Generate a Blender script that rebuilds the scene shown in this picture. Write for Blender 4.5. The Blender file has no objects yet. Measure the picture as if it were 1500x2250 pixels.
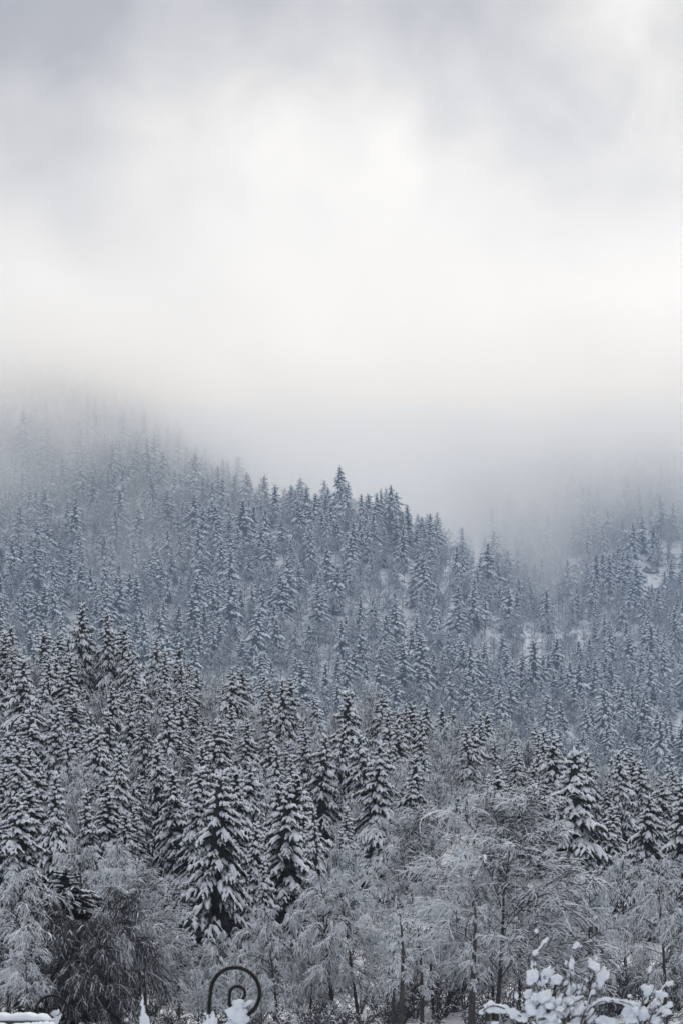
import bpy, math
import numpy as np

rng = np.random.default_rng(11)
scene = bpy.context.scene
COL = scene.collection
R_ = math.radians

# ------------------------------------------------------------------ camera, world, sun, exposure
PXW, PXH, FPX, YH, CAMZ = 1500, 2250, 4375.0, 2180.0, 2.0      # photograph pixels, focal length in pixels, horizon row, eye height
cam_d = bpy.data.cameras.new('camera')
cam = bpy.data.objects.new('camera', cam_d); COL.objects.link(cam)
cam.location = (0, 0, CAMZ); cam.rotation_euler = (R_(90), 0, 0)
cam_d.sensor_fit = 'VERTICAL'; cam_d.sensor_height = 36; cam_d.lens = 70
cam_d.shift_y = (YH - PXH / 2) / PXH
cam_d.clip_start = .5; cam_d.clip_end = 9000
cam_d.dof.use_dof = True; cam_d.dof.focus_distance = 320; cam_d.dof.aperture_fstop = 5.6
scene.camera = cam

def direction(px, py):
    v = np.array([(px - 750) / FPX, 1.0, (YH - py) / FPX]); return v / np.linalg.norm(v)

world = bpy.data.worlds.new("World"); scene.world = world; world.use_nodes = True
wn, wl = world.node_tree.nodes, world.node_tree.links
wn.clear()
def N(nodes, t, **kw):
    n = nodes.new(t)
    for k, v in kw.items(): setattr(n, k, v)
    return n
SUN_EL, SUN_AZ = 52, 14
wout = N(wn, 'ShaderNodeOutputWorld'); wbg = N(wn, 'ShaderNodeBackground')
sky = N(wn, 'ShaderNodeTexSky', sky_type='NISHITA', sun_disc=False)
sky.sun_elevation = R_(SUN_EL); sky.sun_rotation = R_(SUN_AZ)
tc = N(wn, 'ShaderNodeTexCoord')
def wmath(op, a, b=None):
    n = N(wn, 'ShaderNodeMath', operation=op)
    for i, v in enumerate((a, b)):
        if v is None: continue
        if isinstance(v, (int, float)): n.inputs[i].default_value = v
        else: wl.new(v, n.inputs[i])
    return n.outputs[0]
noise1 = N(wn, 'ShaderNodeTexNoise'); noise1.inputs['Scale'].default_value = 7.0; noise1.inputs['Detail'].default_value = 5
noise1.inputs['Roughness'].default_value = .5; noise1.inputs['Distortion'].default_value = .6
mp = N(wn, 'ShaderNodeMapping'); mp.inputs['Location'].default_value = (3.1, 1.7, .4)
wl.new(tc.outputs['Generated'], mp.inputs['Vector']); wl.new(mp.outputs[0], noise1.inputs['Vector'])
noise2 = N(wn, 'ShaderNodeTexNoise'); noise2.inputs['Scale'].default_value = 20.0; noise2.inputs['Detail'].default_value = 5
noise2.inputs['Distortion'].default_value = .4
wl.new(mp.outputs[0], noise2.inputs['Vector'])
SKY_BASE, SKY_N1, SKY_N2 = .60, 1.2, .9
fac = wmath('MULTIPLY', wmath('SUBTRACT', noise1.outputs[0], .5), SKY_N1)
fac = wmath('ADD', fac, wmath('MULTIPLY', wmath('SUBTRACT', noise2.outputs[0], .5), SKY_N2))
fac = wmath('ADD', fac, SKY_BASE)
# the glow of the sun behind the cloud and the thicker parts of the cloud round it: (px, py, angular radius, amount)
for (px, py, rad, amt) in [(760, 420, .085, .40), (1420, 130, .050, .22), (420, 260, .05, .12), (980, 90, .055, -.50), (60, 20, .060, -.55),
                           (520, -60, .06, -.45), (180, 470, .030, -.40), (1330, 250, .040, -.35), (-20, 760, .055, -.30), (700, 950, .07, -.10)]:
    d = direction(px, py)
    dp = N(wn, 'ShaderNodeVectorMath', operation='DISTANCE'); wl.new(tc.outputs['Generated'], dp.inputs[0]); dp.inputs[1].default_value = d
    q = wmath('DIVIDE', dp.outputs['Value'], rad)
    g = wmath('POWER', 2.71828, wmath('MULTIPLY', wmath('MULTIPLY', q, q), -1.0))
    fac = wmath('ADD', fac, wmath('MULTIPLY', g, amt))
ramp = N(wn, 'ShaderNodeValToRGB')
el = ramp.color_ramp.elements
el[0].position = 0.1; el[0].color = (.36, .385, .44, 1)
el[1].position = 1.0; el[1].color = (.97, .945, .91, 1)
e = el.new(.42); e.color = (.55, .56, .59, 1)
e = el.new(.70); e.color = (.765, .752, .738, 1)
wl.new(fac, ramp.inputs[0])
cloudmix = N(wn, 'ShaderNodeMixRGB'); cloudmix.inputs[0].default_value = .96
skys = N(wn, 'ShaderNodeVectorMath', operation='SCALE'); skys.inputs['Scale'].default_value = .08
wl.new(sky.outputs[0], skys.inputs[0])
wl.new(skys.outputs[0], cloudmix.inputs[1]); wl.new(ramp.outputs[0], cloudmix.inputs[2])
wl.new(cloudmix.outputs[0], wbg.inputs[0]); wbg.inputs[1].default_value = 1.0
wl.new(wbg.outputs[0], wout.inputs[0])

sun_d = bpy.data.lights.new('sun', 'SUN'); sun_d.energy = 1.3; sun_d.angle = R_(45); sun_d.color = (1, .98, .95)
sun = bpy.data.objects.new('sun', sun_d); COL.objects.link(sun)
sun.rotation_euler = (-R_(90 - SUN_EL), 0, -R_(SUN_AZ)); sun.location = (0, 0, 900)

vs = scene.view_settings
vs.view_transform = 'Standard'; vs.look = 'None'; vs.exposure = .02; vs.gamma = 1; vs.use_curve_mapping = False
cy = scene.cycles
cy.max_bounces = 16; cy.diffuse_bounces = 3; cy.glossy_bounces = 2; cy.volume_bounces = 12; cy.transparent_max_bounces = 8
cy.caustics_reflective = False; cy.caustics_refractive = False

# ------------------------------------------------------------------ materials
def material(name, c1, c2, scale=3.0, rough=.8, bump=0.0, bscale=None, spec=.3, coords='Object', detail=4):
    m = bpy.data.materials.new(name); m.use_nodes = True
    n, l = m.node_tree.nodes, m.node_tree.links
    b = n['Principled BSDF']; b.inputs['Roughness'].default_value = rough; b.inputs['Specular IOR Level'].default_value = spec
    t = n.new('ShaderNodeTexCoord'); z = n.new('ShaderNodeTexNoise'); z.inputs['Scale'].default_value = scale; z.inputs['Detail'].default_value = detail
    l.new(t.outputs[coords], z.inputs['Vector'])
    r = n.new('ShaderNodeValToRGB'); r.color_ramp.elements[0].position = .35; r.color_ramp.elements[1].position = .65
    r.color_ramp.elements[0].color = (*c1, 1); r.color_ramp.elements[1].color = (*c2, 1)
    l.new(z.outputs[0], r.inputs[0]); l.new(r.outputs[0], b.inputs['Base Color'])
    if bump:
        z2 = n.new('ShaderNodeTexNoise'); z2.inputs['Scale'].default_value = bscale or scale * 4; z2.inputs['Detail'].default_value = 4
        l.new(t.outputs[coords], z2.inputs['Vector'])
        bp = n.new('ShaderNodeBump'); bp.inputs['Strength'].default_value = bump; bp.inputs['Distance'].default_value = .05
        l.new(z2.outputs[0], bp.inputs['Height']); l.new(bp.outputs[0], b.inputs['Normal'])
    return m
M_SNOW = material('fresh_snow', (.71, .77, .85), (.80, .84, .91), 2.5, .65, .35, 7)
M_NEEDLE = material('spruce_needles', (.012, .017, .019), (.030, .036, .036), 1.2, .75, 0)
M_BARK = material('bark', (.040, .037, .038), (.085, .080, .080), 5, .9, .5, 20)
M_TWIG = material('twig_bark', (.040, .042, .049), (.078, .081, .092), 2, .9)
M_FROST = material('snow_on_twigs', (.69, .74, .81), (.82, .86, .92), 1.5, .7)
M_LARCH = material('rusty_needles', (.10, .075, .06), (.17, .13, .10), 1.2, .8)
M_ROCK = material('rock', (.09, .09, .095), (.20, .20, .20), .35, .9, .8, 1.6)
M_IRON = material('black_iron', (.006, .006, .006), (.016, .013, .012), 30, .65, .3, 90, .25)
M_WOOD = material('weathered_wood', (.06, .05, .045), (.11, .095, .085), 8, .85, .4, 40)
M_SHOOT = material('shrub_bark', (.030, .026, .026), (.07, .06, .058), 20, .85, .3, 80)

# ------------------------------------------------------------------ helpers
def mesh_from(name, V, F, mats, midx=None, smooth=False):
    """V (n,3); F list of arrays (m,k)"""
    me = bpy.data.meshes.new(name)
    V = np.asarray(V, dtype=np.float32)
    F = [np.asarray(f, dtype=np.int32) for f in F if len(f)]
    nl = sum(f.size for f in F); nf = sum(len(f) for f in F)
    me.vertices.add(len(V)); me.vertices.foreach_set('co', V.ravel())
    me.loops.add(nl); me.loops.foreach_set('vertex_index', np.concatenate([f.ravel() for f in F]))
    starts = []; s = 0
    for f in F:
        starts.append(s + np.arange(len(f)) * f.shape[1]); s += f.size
    me.polygons.add(nf); me.polygons.foreach_set('loop_start', np.concatenate(starts).astype(np.int32))
    if midx is not None: me.polygons.foreach_set('material_index', np.concatenate(midx).astype(np.int32))
    me.polygons.foreach_set('use_smooth', np.full(nf, smooth, dtype=bool))
    for m in mats: me.materials.append(m)
    me.update(calc_edges=True); me.validate()
    return me

class Geo:
    def __init__(s): s.V = []; s.F = []; s.M = []; s.n = 0
    def add(s, V, F, m=0):
        V = np.asarray(V, float).reshape(-1, 3); F = np.asarray(F, int)
        if len(F) == 0: return
        s.V.append(V); s.F.append(F + s.n); s.n += len(V)
        s.M.append(np.full(len(F), m) if np.isscalar(m) else np.asarray(m))
    def mesh(s, name, mats, smooth=False):
        # F arrays may be tri or quad
        return mesh_from(name, np.concatenate(s.V), s.F, mats, s.M, smooth)

def nrm(v): return v / np.maximum(np.linalg.norm(v, axis=-1, keepdims=True), 1e-9)

def frames(P):
    T = np.gradient(P, axis=1); T = nrm(T)
    up = np.zeros_like(T); up[..., 2] = 1
    vert = np.abs(T[..., 2:3]) > .97
    alt = np.zeros_like(T); alt[..., 1] = 1
    up = np.where(vert, alt, up)
    S = nrm(np.cross(T, up)); U = np.cross(S, T)
    return T, S, U

def tubes(P, Rad, K=4, flat=1.0, under=1.0, ends=True):
    """P (N,S,3), Rad (N,S); returns V, F(quads). ring vertex 0 points along U (upwards); `flat` squashes U, `under` the lower half"""
    n, s, _ = P.shape
    T, S, U = frames(P)
    a = np.arange(K) / K * 2 * math.pi + math.pi / 2
    ca, sa = np.cos(a), np.sin(a)
    sa = np.where(sa < 0, sa * under, sa) * flat
    V = P[:, :, None, :] + Rad[:, :, None, None] * (ca[None, None, :, None] * S[:, :, None, :] + sa[None, None, :, None] * U[:, :, None, :])
    idx = np.arange(n * s * K).reshape(n, s, K)
    a0 = idx[:, :-1, :]; a1 = idx[:, 1:, :]
    F = np.stack([a0, np.roll(a0, -1, 2), np.roll(a1, -1, 2), a1], -1).reshape(-1, 4)
    side = np.tile(np.arange(K), n * (s - 1))
    return V.reshape(-1, 3), F, side

def obj(name, me, parent=None):
    o = bpy.data.objects.new(name, me); COL.objects.link(o)
    if parent is not None: o.parent = parent
    return o
def tag(o, label=None, cat=None, group=None, kind=None):
    for k, v in (('label', label), ('category', cat), ('group', group), ('kind', kind)):
        if v: o[k] = v
    return o
def thing(name, label, cat, loc=(0, 0, 0), rz=0, group=None):
    o = bpy.data.objects.new(name, None); COL.objects.link(o); o.location = loc; o.rotation_euler = (0, 0, rz)
    o.empty_display_size = .5
    return tag(o, label, cat, group)

# ------------------------------------------------------------------ terrain
TU = np.array([-400, 0, 300, 600, 850, 1000, 1150, 1300, 1500, 1900], float)
TD = np.array([160, 220, 300, 380, 440, 520, 620, 680, 740, 800, 860, 920, 1000, 1100, 1250, 1450], float)
TY = np.array([
 [2262]*10,
 [2040,2060,2080,2110,2120,2130,2140,2140,2140,2140],
 [1820,1840,1850,1900,1930,1960,1990,2010,2020,2020],
 [1640,1670,1670,1740,1770,1810,1860,1900,1920,1940],
 [1560,1580,1570,1680,1710,1750,1800,1850,1880,1900],
 [1600,1610,1600,1700,1730,1760,1810,1860,1890,1910],
 [1620,1640,1640,1700,1720,1750,1780,1800,1830,1840],
 [1490,1510,1520,1570,1590,1630,1670,1690,1720,1730],
 [1360,1380,1400,1450,1470,1520,1580,1600,1630,1640],
 [1240,1260,1290,1330,1360,1430,1500,1520,1550,1560],
 [1120,1140,1180,1225,1235,1300,1400,1450,1480,1490],
 [1020,1040,1080,1145,1155,1230,1320,1320,1360,1370],
 [ 920, 940, 990,1165,1190,1240,1250,1220,1250,1260],
 [ 870, 880, 930,1180,1230,1230,1170,1120,1130,1140],
 [ 880, 890, 920,1110,1140,1110,1050,1010,1030,1040],
 [ 910, 920, 930,1000,1040,1060,1040, 990, 960, 965]], float)
def _smooth_table():
    gu = np.linspace(-400, 1900, 116); gd = np.linspace(160, 1450, 130)
    A = np.stack([np.interp(gu, TU, row) for row in TY])
    A = np.stack([np.interp(gd, TD, A[:, j]) for j in range(A.shape[1])], 1)
    k = np.array([1, 2, 3, 2, 1]) / 9.0
    for _ in range(2):
        B = np.pad(A, ((2, 2), (0, 0)), mode='reflect', reflect_type='odd'); A = sum(k[i] * B[i:i + A.shape[0]] for i in range(5))
        B = np.pad(A, ((0, 0), (2, 2)), mode='reflect', reflect_type='odd'); A = sum(k[i] * B[:, i:i + A.shape[1]] for i in range(5))
    return gu, gd, A
GU, GD, GA = _smooth_table()
def ground_polar(th, r):
    th = np.asarray(th, float); r = np.asarray(r, float)
    u = np.where(np.abs(th) < 1.2, 750 + FPX * np.tan(np.clip(th, -1.2, 1.2)), np.where(th > 0, 1900, -400))
    u = np.clip(u, -400, 1900); rr = np.clip(r, 160, 1450)
    fu = (u - GU[0]) / (GU[1] - GU[0]); fd = (rr - GD[0]) / (GD[1] - GD[0])
    i = np.clip(fu.astype(int), 0, len(GU) - 2); j = np.clip(fd.astype(int), 0, len(GD) - 2)
    a, b = fu - i, fd - j
    y = (GA[j, i] * (1 - a) + GA[j, i + 1] * a) * (1 - b) + (GA[j + 1, i] * (1 - a) + GA[j + 1, i + 1] * a) * b
    z = CAMZ + (YH - y) / FPX * rr
    z160 = z * np.clip((r - 60) / 100, 0, 1)
    z = np.where(r < 160, z160, z)
    away = np.clip((np.abs(th) - .6) / 1.6, 0, 1)
    z = z * (1 - .8 * away)
    x_, y_ = r * np.sin(th), r * np.cos(th)
    amp = np.clip((r - 170) / 400, 0, 1)
    z = z + amp * (1.6 * np.sin(x_ / 17 + 1.3 * np.sin(y_ / 41)) * np.sin(y_ / 23 + .7) + 2.4 * np.sin(x_ / 47 + y_ / 61))
    return z
def ground(x, y): return ground_polar(np.arctan2(x, y), np.hypot(x, y))

def build_ground():
    ths = np.concatenate([np.linspace(-math.pi, -.45, 28)[:-1], np.linspace(-.45, .45, 131), np.linspace(.45, math.pi, 28)[1:-1]])
    rs = np.concatenate([[1.5, 8, 25, 60, 100, 130], np.linspace(160, 1450, 150)])
    TH, RR = np.meshgrid(ths, rs, indexing='ij')
    Z = ground_polar(TH, RR)
    V = np.stack([RR * np.sin(TH), RR * np.cos(TH), Z], -1).reshape(-1, 3)
    a, b = len(ths), len(rs)
    idx = np.arange(a * b).reshape(a, b); nx = np.roll(idx, -1, 0)
    F = np.stack([idx[:, :-1], idx[:, 1:], nx[:, 1:], nx[:, :-1]], -1).reshape(-1, 4)[:, ::-1]
    V = np.vstack([V, [[0, 0, 0]]]); c = len(V) - 1
    T = np.stack([np.full(a, c), idx[:, 0], nx[:, 0]], -1)[:, ::-1]
    m = bpy.data.materials.new('snowy_ground'); m.use_nodes = True
    n, l = m.node_tree.nodes, m.node_tree.links; bs = n['Principled BSDF']; bs.inputs['Roughness'].default_value = .7
    t = n.new('ShaderNodeTexCoord'); z = n.new('ShaderNodeTexNoise'); z.inputs['Scale'].default_value = .22; z.inputs['Detail'].default_value = 8; z.inputs['Roughness'].default_value = .65
    l.new(t.outputs['Object'], z.inputs['Vector'])
    r = n.new('ShaderNodeValToRGB'); r.color_ramp.elements[0].position = .36; r.color_ramp.elements[1].position = .45
    r.color_ramp.elements[0].color = (.07, .068, .07, 1); r.color_ramp.elements[1].color = (.76, .79, .84, 1)
    l.new(z.outputs[0], r.inputs[0]); l.new(r.outputs[0], bs.inputs['Base Color'])
    bp = n.new('ShaderNodeBump'); bp.inputs['Strength'].default_value = .6; bp.inputs['Distance'].default_value = .8
    l.new(z.outputs[0], bp.inputs['Height']); l.new(bp.outputs[0], bs.inputs['Normal'])
    o = obj('ground', mesh_from('ground', V, [F, T], [m], smooth=True)); tag(o, kind='structure')
build_ground()

# ------------------------------------------------------------------ air: haze and the fog bank that lies on the upper slope
def volume_material(name, color, density, g):
    m = bpy.data.materials.new(name); m.use_nodes = True
    n, l = m.node_tree.nodes, m.node_tree.links; n.clear()
    o = n.new('ShaderNodeOutputMaterial'); v = n.new('ShaderNodeVolumePrincipled')
    v.inputs['Color'].default_value = (*color, 1); v.inputs['Density'].default_value = density; v.inputs['Anisotropy'].default_value = g
    l.new(v.outputs[0], o.inputs['Volume']); return m
def build_air():
    x0, x1, z0, z1 = -1500, 1500, -4.0, 800
    V = [(x, y, z) for x in (x0, x1) for y in (x0, x1) for z in (z0, z1)]
    F = [(0, 1, 3, 2), (4, 6, 7, 5), (0, 4, 5, 1), (2, 3, 7, 6), (0, 2, 6, 4), (1, 5, 7, 3)]
    o = obj('haze', mesh_from('haze', V, [F], [volume_material('haze_air', (.78, .87, 1.0), .00006, .3)])); tag(o, kind='stuff')
    # thin blue mist standing in the valley behind the near crest
    us = np.linspace(-1300, 2800, 24); sec = []
    for u in us:
        th = math.atan((u - 750) / FPX); p = []
        for (r, z) in [(470, -3), (468, 100), (520, 140), (650, 190), (780, 235), (900, 262), (1000, 240), (1040, -3)]:
            k = 1 + .03 * math.sin(u / 90 + r / 60); p.append((r * math.sin(th), r * math.cos(th), z * k))
        sec.append(p)
    S = np.array(sec); a, b = S.shape[:2]; idx = np.arange(a * b).reshape(a, b); n = np.roll(idx, -1, 1)
    me = mesh_from('valley_mist', S.reshape(-1, 3), [np.stack([idx[:-1], n[:-1], n[1:], idx[1:]], -1).reshape(-1, 4), np.array([idx[0][::-1]]), np.array([idx[-1]])], [volume_material('mist', (.54, .73, 1.0), .00046, .3)])
    import bmesh
    bm = bmesh.new(); bm.from_mesh(me); bmesh.ops.recalc_face_normals(bm, faces=bm.faces); bm.to_mesh(me); bm.free()
    tag(obj('valley_mist', me), kind='stuff')
    # fog bank: a lofted body; each section runs front-low > front > top > back
    from mathutils import noise, Vector
    us = np.linspace(-1400, 2900, 150)
    sec = []
    ctrl_r = [0, 0, 0, 12, 22, 42, 90, 180, 290, 358, 400, 418, 424, 428, 431]
    ctrl_y = [1700, 1350, 1150, 1050, 960, 860, 760, 650, 550, 450, 330, 180, 30, -90, -160]
    ys = np.concatenate([[1700], np.linspace(1420, -160, 44)])
    for u in us:
        rf = np.interp(u, [0, 400, 750, 1100, 1500], [780, 850, 910, 935, 950])
        th = math.atan((u - 750) / FPX); p = []
        for y in ys:
            r = rf + np.interp(-y, [-q for q in ctrl_y], ctrl_r)
            k = min(1, max(0, (1700 - y) / 300)) * min(1, max(.12, (rf + 435 - r) / 200))
            r += k * (80 * noise.noise(Vector((u / 300, y / 230, 3.3))) + 46 * noise.noise(Vector((u / 125, y / 100, 8.1))) + 18 * noise.noise(Vector((u / 52, y / 45, 1.7))))
            r = min(r, rf + 434)
            p.append((r * math.sin(th), r * math.cos(th), CAMZ + (YH - y) / FPX * r))
        for r, y in ((rf + 445, 400), (rf + 448, 1000), (rf + 450, 1700)):
            p.append((r * math.sin(th), r * math.cos(th), CAMZ + (YH - y) / FPX * r))
        sec.append(p)
    S = np.array(sec); a, b = S.shape[:2]; idx = np.arange(a * b).reshape(a, b)
    n = np.roll(idx, -1, 1)
    F = np.stack([idx[:-1], n[:-1], n[1:], idx[1:]], -1).reshape(-1, 4)
    geo = [F]; V = S.reshape(-1, 3)
    caps = []
    for row, rev in ((idx[0], False), (idx[-1], True)):
        r = row[::-1] if not rev else row
        caps.append(r)
    me = mesh_from('fog_bank', V, [F, np.array([caps[0]]), np.array([caps[1]])], [volume_material('fog', (1.0, .994, .985), .0112, .865)], smooth=True)
    import bmesh
    bm = bmesh.new(); bm.from_mesh(me); bmesh.ops.recalc_face_normals(bm, faces=bm.faces); bm.to_mesh(me); bm.free()
    o = obj('fog_bank', me); tag(o, kind='stuff')
    sd = o.modifiers.new('round', 'SUBSURF'); sd.levels = 1; sd.render_levels = 1
build_air()

# ------------------------------------------------------------------ spruce prototypes
def spruce_meshes(seed, H=25.0, R=3.6, nb=140, tw=8, S=5, KS=4, snow=1.0, narrow=1.0, far=False, bare=.12, larch=False, thin=1.0):
    """needles, snow, trunk meshes of one spruce standing at the origin"""
    g = np.random.default_rng(seed)
    f = np.sort(np.clip((np.arange(nb) + g.random(nb)) / nb, 0, 1) ** .82)      # 0 top .. 1 lowest
    zb = H * (1 - f * (1 - bare)) - .35
    prof = (f ** .74) * (1 - .25 * np.clip((f - .8) / .2, 0, 1) ** 2)
    whorl = 1 + .16 * np.sin(f * 46 + seed)
    L = R * narrow * (.10 + prof) * g.uniform(.66, 1.2, nb) * whorl
    gap = g.random(nb) < .07; L = np.where(gap, L * .55, L)
    az = np.arange(nb) * 2.39996 + g.uniform(-.5, .5, nb)
    L = L * (1 + .24 * np.sin(az + seed * 1.7) * np.sin(f * 5 + seed))
    p0 = np.interp(f, [0, .12, .4, 1], [.75, .25, -.12, -.42]) + g.uniform(-.14, .14, nb)
    dr = np.interp(f, [0, .3, 1], [.25, .42, .48]) * g.uniform(.7, 1.35, nb)
    s = np.linspace(0, 1, S)
    rad = L[:, None] * s * np.cos(p0)[:, None]
    z = zb[:, None] + L[:, None] * (np.tan(p0)[:, None] * s - dr[:, None] * s ** 2 + .12 * s ** 3)
    P = np.stack([rad * np.cos(az)[:, None], rad * np.sin(az)[:, None], z], -1)
    # branchlets
    Q = []; QL = []
    for j in range(tw):
        sj = np.clip(.22 + .72 * (j + g.uniform(-.3, .3, nb)) / max(tw - 1, 1), .1, .97)
        side = 1 if j % 2 else -1
        k = np.minimum((sj * (S - 1)).astype(int), S - 2); t = sj * (S - 1) - k
        st = P[np.arange(nb), k] * (1 - t)[:, None] + P[np.arange(nb), k + 1] * t[:, None]
        ang = az + side * g.uniform(.45, .95, nb)
        ln = L * (.50 - .34 * sj) * g.uniform(.7, 1.3, nb) + .12
        sl = np.tan(p0) * .7 - dr * sj * 1.2
        zz = st[:, 2:3] + ln[:, None] * ((sl + g.uniform(-.15, .1, nb))[:, None] * s - .38 * s ** 2)
        Q.append(np.stack([st[:, 0:1] + ln[:, None] * s * np.cos(ang)[:, None], st[:, 1:2] + ln[:, None] * s * np.sin(ang)[:, None], zz], -1)); QL.append(ln)
    A = np.concatenate([P] + Q); AL = np.concatenate([L] + QL)
    n = len(A)
    # needles: an irregular fringe of triangles hanging off both sides of every bough and branchlet
    nd = Geo()
    T, Sd, U = frames(A)
    M = 4 if far else 6
    for side in (-1, 1, 0):
        for m in range(M):
            a = (m + g.uniform(-.25, .25, n)) / M; b = a + 1.25 / M
            def at(q, arr=A):
                q = np.clip(q, 0, 1) * (S - 1); k = np.minimum(q.astype(int), S - 2); t = (q - k)[:, None]
                return arr[np.arange(n), k] * (1 - t) + arr[np.arange(n), k + 1] * t
            pa, pb = at(a), at(b)
            w = np.clip(AL * .30, .14, .62) * g.uniform(.6, 1.25, n)
            drop = g.uniform(.35, .9, n) if side == 0 else g.uniform(.25, .6, n)
            sv = nrm(at((a + b) / 2, Sd))
            tip = (pa + pb) / 2 + sv * (side * w)[:, None] + (pb - pa) * .55
            tip[:, 2] -= drop * w * (1.5 if side == 0 else 1.0)
            V = np.stack([pa, pb, tip], 1).reshape(-1, 3)
            nd.add(V, np.arange(n * 3).reshape(n, 3))
    # needle-coloured cone about the trunk, added to close gaps and darken the interior
    kc, ns = (7, 10) if far else (10, 22)
    zz = np.linspace(0, 1, ns); ring = []
    for q in zz:
        rr = R * narrow * (.03 + .42 * q ** .8) * g.uniform(.7, 1.3, kc)
        a = np.arange(kc) / kc * 2 * math.pi + g.uniform(-.2, .2, kc)
        ring.append(np.stack([rr * np.cos(a), rr * np.sin(a), np.full(kc, H * (1 - q * (1 - bare)) - .8) - rr * .5 + g.uniform(-.3, .3, kc)], -1))
    ring = np.array(ring); idx = np.arange(ns * kc).reshape(ns, kc)
    nd.add(ring.reshape(-1, 3), np.stack([idx[:-1], idx[1:], np.roll(idx[1:], -1, 1), np.roll(idx[:-1], -1, 1)], -1).reshape(-1, 4))
    needles = nd.mesh('spruce_crown', [M_LARCH if larch else M_NEEDLE])
    # snow: lumpy loads along the boughs and branchlets
    keep = g.random(n) < snow
    B = A[keep]; BL = AL[keep]; nk = len(B)
    if not far:
        q = np.linspace(0, S - 1, 8); k = np.minimum(q.astype(int), S - 2); t = (q - k)[None, :, None]; B = B[:, k] * (1 - t) + B[:, k + 1] * t
    SS = B.shape[1]; s2 = np.linspace(0, 1, SS)
    env = np.sin(np.clip(s2 * .93 + .10, 0, 1) * math.pi) ** .55
    env[0] *= .5; env[-1] *= .6
    wide = np.clip(.11 + BL * .065, .12, .34 if far else .30) * g.uniform(.65, 1.35, nk) * (1.85 if far else thin * 1.12)
    Rd = wide[:, None] * env[None] * g.uniform(.45, 1.5, (nk, SS)) * np.where((g.random((nk, SS)) < .2) & (not far), .25, 1)
    C = B.copy(); C[..., 2] += Rd * .45
    # start the load a little way out along the bough
    V, F, _ = tubes(C, Rd, KS, .85, .45)
    sn = Geo(); sn.add(V, F)
    ce = np.arange(nk * SS * KS).reshape(nk, SS, KS)
    if KS == 4: sn.F.append(ce[:, -1, :][:, ::-1]); sn.M.append(np.zeros(nk, int))
    # leader
    P1 = np.array([[[0, 0, H - 1.1], [0.02, 0, H - .6], [0, .02, H - .1], [0, 0, H + .25]]])
    V, F, _ = tubes(P1, np.array([[.12, .17, .12, .03]]), 6); sn.add(V, F)
    snow_me = sn.mesh('spruce_snow', [M_SNOW], smooth=True)
    tz = np.array([-3.0, 0, H * .3, H * .7, H]); tp = np.zeros((1, 5, 3)); tp[0, :, 2] = tz
    tp[0, 1:, 0] += np.array([0, .05, .02, 0])
    V, F, _ = tubes(tp, np.array([[.34, .30, .22, .12, .03]]) * H / 25, 7)
    tr = Geo(); tr.add(V, F); trunk = tr.mesh('spruce_trunk', [M_BARK], smooth=True)
    return needles, snow_me, trunk

# ------------------------------------------------------------------ broadleaf prototypes
def grow(g, P, n_per, smin, smax, ln, spread, lift, droop, S, seg_len_taper=.5):
    """children of the curves P (N,S0,3): n_per each; returns (N*n_per, S, 3) and the lengths"""
    Nn, S0, _ = P.shape
    T = nrm(np.gradient(P, axis=1))
    par = np.repeat(np.arange(Nn), n_per); n = len(par)
    sp = np.tile((np.arange(n_per) + .5) / n_per, Nn) + g.uniform(-.5, .5, n) / n_per
    sp = np.clip(smin + (smax - smin) * sp, 0, 1)
    q = sp * (S0 - 1); k = np.minimum(q.astype(int), S0 - 2); t = (q - k)[:, None]
    st = P[par, k] * (1 - t) + P[par, k + 1] * t
    td = nrm(T[par, k] * (1 - t) + T[par, k + 1] * t)
    rnd = nrm(g.normal(size=(n, 3))); perp = nrm(rnd - td * (rnd * td).sum(-1, keepdims=True))
    d = nrm(td * math.cos(spread) + perp * math.sin(spread) + np.array([0, 0, lift]))
    L = ln[par] * (1 - seg_len_taper * sp) * g.uniform(.6, 1.3, n)
    s = np.linspace(0, 1, S)
    C = st[:, None, :] + d[:, None, :] * (L[:, None] * s)[..., None]
    w = nrm(g.normal(size=(n, 3))) * .10
    C = C + w[:, None, :] * (L[:, None] * np.sin(s * math.pi))[..., None]
    dd = droop * g.uniform(.5, 1.5, n)
    C[..., 2] -= dd[:, None] * L[:, None] * s ** 2
    return C, L

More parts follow.
